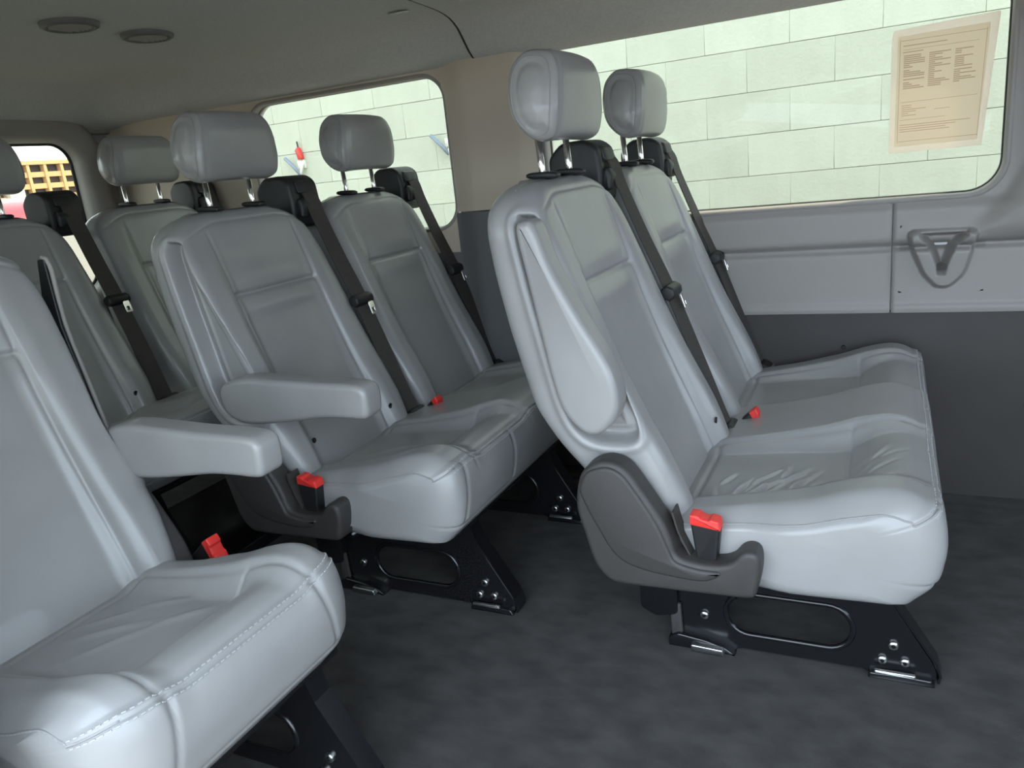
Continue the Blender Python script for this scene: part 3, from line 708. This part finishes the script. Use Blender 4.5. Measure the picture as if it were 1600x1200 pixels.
# rear bench across the back
rb = thing('bench_seat', 'grey leather rear bench seat against the back doors', 'bench seat', (-.8065 * 2 - .01, 0, .034), 'leather bench seats in rows')
put('cushion', CUSH_C, rb)
for yc in (-.415, .116, .648):
    add_back(rb, yc, BACK_P); add_head(rb, yc); add_belt(rb, yc + .235)
for y in (-.55, .0, .60):
    l = add_leg(rb, y)
put('seat_pan', slab('seat_pan', rnd_poly([(-.345, .205), (-.345, .238), (.030, .244), (.035, .225), (-.01, .205)], .008), -.7, .85, .006, BLACKM, seg=2), rb)
obj('riser', box('riser', -.37, .09, -.7, .85, -.034, .001, BLACKM, .004), rb)

# ================================================================ small things in the van
def vent(loc, label):
    t = thing('ceiling_vent', label, 'air vent', loc, 'round ceiling air vents')
    a = np.linspace(0, 2 * math.pi, 40, endpoint=False)
    rings = [np.stack([np.cos(a) * r, np.sin(a) * r, np.full(40, z)], -1) for r, z in ((.066, .004), (.064, -.006), (.056, -.010), (.050, -.008), (.047, .003))]
    obj('vent_ring', loft('vent_ring', np.array(rings), MIDGREY, caps=False), t)
    obj('vent_bowl', disc('vent_bowl', .048, .002, BLACKM, 30, 'z'), t, (0, 0, .001))
    for i, y in enumerate(np.linspace(-.036, .036, 7)):
        h = math.sqrt(.047 ** 2 - y * y)
        f = obj('fin', box('fin', -.0016, .0016, -h, h, -.0035, .0035, TRIM), t, (y, 0, -.005)); f.rotation_euler = (0, .5, 0)
    return t
vent((-1.757, .418, 1.366), 'round grey ceiling air vent, the one closer to the side windows')
vent((-1.755, .195, 1.368), 'round grey ceiling air vent, the one farther from the side windows')
# notice in the front side window
n = thing('paper_notice', 'printed paper notice in a clear sleeve taped to the side window', 'notice', (0, YW + .020, 0))
obj('sleeve', plate('sleeve', [rnd_poly([(-.004, .874), (.190, .874), (.213, 1.158), (.197, 1.158), (.002, 1.150), (-.003, 1.135)], .004)], .0, .0012, SLEEVE), n)
obj('paper', plate('paper', [rnd_poly([(.008, .888), (.180, .889), (.195, 1.138), (.010, 1.135)], .003)], -.0012, -.0002, PAPER), n)
V, F = [], []
def ln(x0, x1, z, h=.0014):
    b = len(V); k = .06
    for (x, zz) in ((x0, z), (x1, z), (x1, z + h), (x0, z + h)): V.append((x + (zz - .88) * .045 * (x / .19), -.0016, zz))
    F.append((b, b + 1, b + 2, b + 3))
rp = random.Random(11)
ln(.016, .178, .899, .0012); ln(.016, .178, 1.124, .0012)
for sx in (.0135, .178):
    b = len(V); 
    for (x, zz) in ((sx, .897), (sx + .0012, .897), (sx + .0012, 1.128), (sx, 1.128)): V.append((x + (zz - .88) * .045 * (x / .19), -.0016, zz))
    F.append((b, b + 1, b + 2, b + 3))
ln(.020, .105, 1.112, .0022); ln(.020, .165, 1.104, .0010); ln(.020, .060, 1.098, .0022)
for cx in (.022, .072, .122):
    z = 1.090
    while z > 1.018:
        ln(cx, cx + rp.choice([.012, .018, .026, .034, .042]) , z, .0025); z -= .0042
        if rp.random() < .12: z -= .003
for z in (.988, ): ln(.018, .172, z, .0010)
z = .980
while z > .955: ln(.021, .021 + rp.choice([.014, .02, .03, .05]), z, .0016); z -= .0045
ln(.088, .12, .966, .0012); ln(.018, .11, .948, .001)
for z in (.936, .931, .926, .921): ln(.018, .018 + rp.uniform(.09, .155), z, .0016)
obj('print', mesh('print', V, F, PRINT, False), n)

# ================================================================ outside
WY = 3.0
wall = structure('wall_outside', box('wall_outside', -4.62, 1.7, WY + .006, WY + .2, -.6, 2.8, MORTAR))
bm_ = box('block', -.19975, .19975, 0, .02, -.0988, .0988, BLOCK, .0016, 1)
for rI in range(17):
    z = -.529 + .2 * rI
    for cI in range(-12, 5):
        x = -.44 + .4 * cI + (0 if rI % 2 else .2)
        if x - .2 < -4.63 or x + .2 > 1.72: continue
        obj('block', bm_, wall, (x, WY - .002 + random.uniform(-.0006, .0006), z))
def bracket(x, z, red, label):
    t = thing('wall_hook', label, 'hook', (x, WY - .004, z), 'hooks on the block wall')
    obj('arm', tube('arm', [(-.115, -.03, .055), (-.05, -.035, -.005), (.0, -.04, -.06)], .011, BLUEP, 10), t)
    obj('support', tube('support', [(.0, -.04, -.062), (.012, -.02, .0), (.02, -.004, .03)], .010, WHITEP, 10), t)
    obj('wall_plate', box('wall_plate', -.035, .028, -.012, .004, -.02, .03, WHITEP, .003), t)
    if red:
        obj('handle', slab('handle', rnd_poly([(-.012, .035), (-.022, .085), (-.03, .095), (-.004, .115), (.006, .110), (.022, .04)], .006), -.03, .0, .006, RED, seg=2), t)
        obj('stem', tube('stem', [(-.006, -.012, .105), (-.010, -.012, .150)], .005, BLACKM, 8), t)
bracket(-3.455, 1.095, True, 'metal wall hook with a red handle on the block wall')
bracket(-2.335, 1.115, False, 'plain metal wall hook on the block wall')
# parking garage far behind
g = thing('parking_garage', 'ochre brick parking garage seen through the rear window', 'building', (-200, 137, -.6))
obj('core', box('core', -14, -1.2, -30, 30, 0, 15.8, GARDARK), g)
fl = box('floor_slab', -1.2, .35, -30, 30, -.65, .65, OCHRE); co = box('column', -.9, .75, -.4, .4, 0, 16.0, OCHRE); tp = box('parapet', -1.2, .9, -30, 30, 0, 1.0, OCHRE)
for k in range(5): obj('floor_slab', fl, g, (0, 0, 1.1 + 2.9 * k))
for k in range(13): obj('column', co, g, (0, -28 + 4.7 * k, 0))
obj('parapet', tp, g, (0, 0, 15.2)); obj('stair_tower', box('stair_tower', -2, 1.6, -11.5, -7.5, 0, 18.5, CONC), g)
# car behind the van
ct = thing('parked_car', 'red parked car behind the van', 'car', (-16.0, 8.6, -.6)); ct.rotation_euler = (0, 0, -.58); ct.scale = (1.06, 1.06, 1.06)
def car_ring(y, k):
    o = crom([(-2.3, .35), (-2.35, .8), (-2.2, 1.05), (-1.9, 1.65 * k + .0), (-1.2, 1.83 * k), (.3, 1.85 * k), (1.0, 1.65 * k), (1.45, 1.12), (2.25, .98), (2.4, .7), (2.35, .35)], 80)
    return np.stack([o[:, 0], np.full(80, y), o[:, 1]], -1)
obj('body', loft('body', np.array([car_ring(-.80, .92), car_ring(-.90, .97), car_ring(-.8, 1), car_ring(0, 1.01), car_ring(.8, 1), car_ring(.90, .97), car_ring(.80, .92)]), CARRED), ct)
for sgn in (-1, 1):
    obj('side_glass', plate('side_glass', [rnd_poly([(-1.85, 1.12), (-1.7, 1.58), (-1.2, 1.68), (.25, 1.68), (.85, 1.5), (1.2, 1.12)], .06)], sgn * .885, sgn * .905, CARGLASS), ct)
    for x in (-1.45, 1.45): obj('wheel', slab('wheel', rrect(x - .34, x + .34, .0, .68, .339, 8), sgn * .82 - .1, sgn * .82 + .1, .03, TYRE), ct)
for x, z0 in ((-2.02, 1.15), (1.18, 1.15)):
    gm = box('glass', -.02, .02, -.7, .7, 0, .48, CARGLASS, .01); o = obj('glass', gm, ct, (x - .04 * (1 if x < 0 else -2), 0, z0)); o.rotation_euler = (0, .5 if x < 0 else -.62, 0)
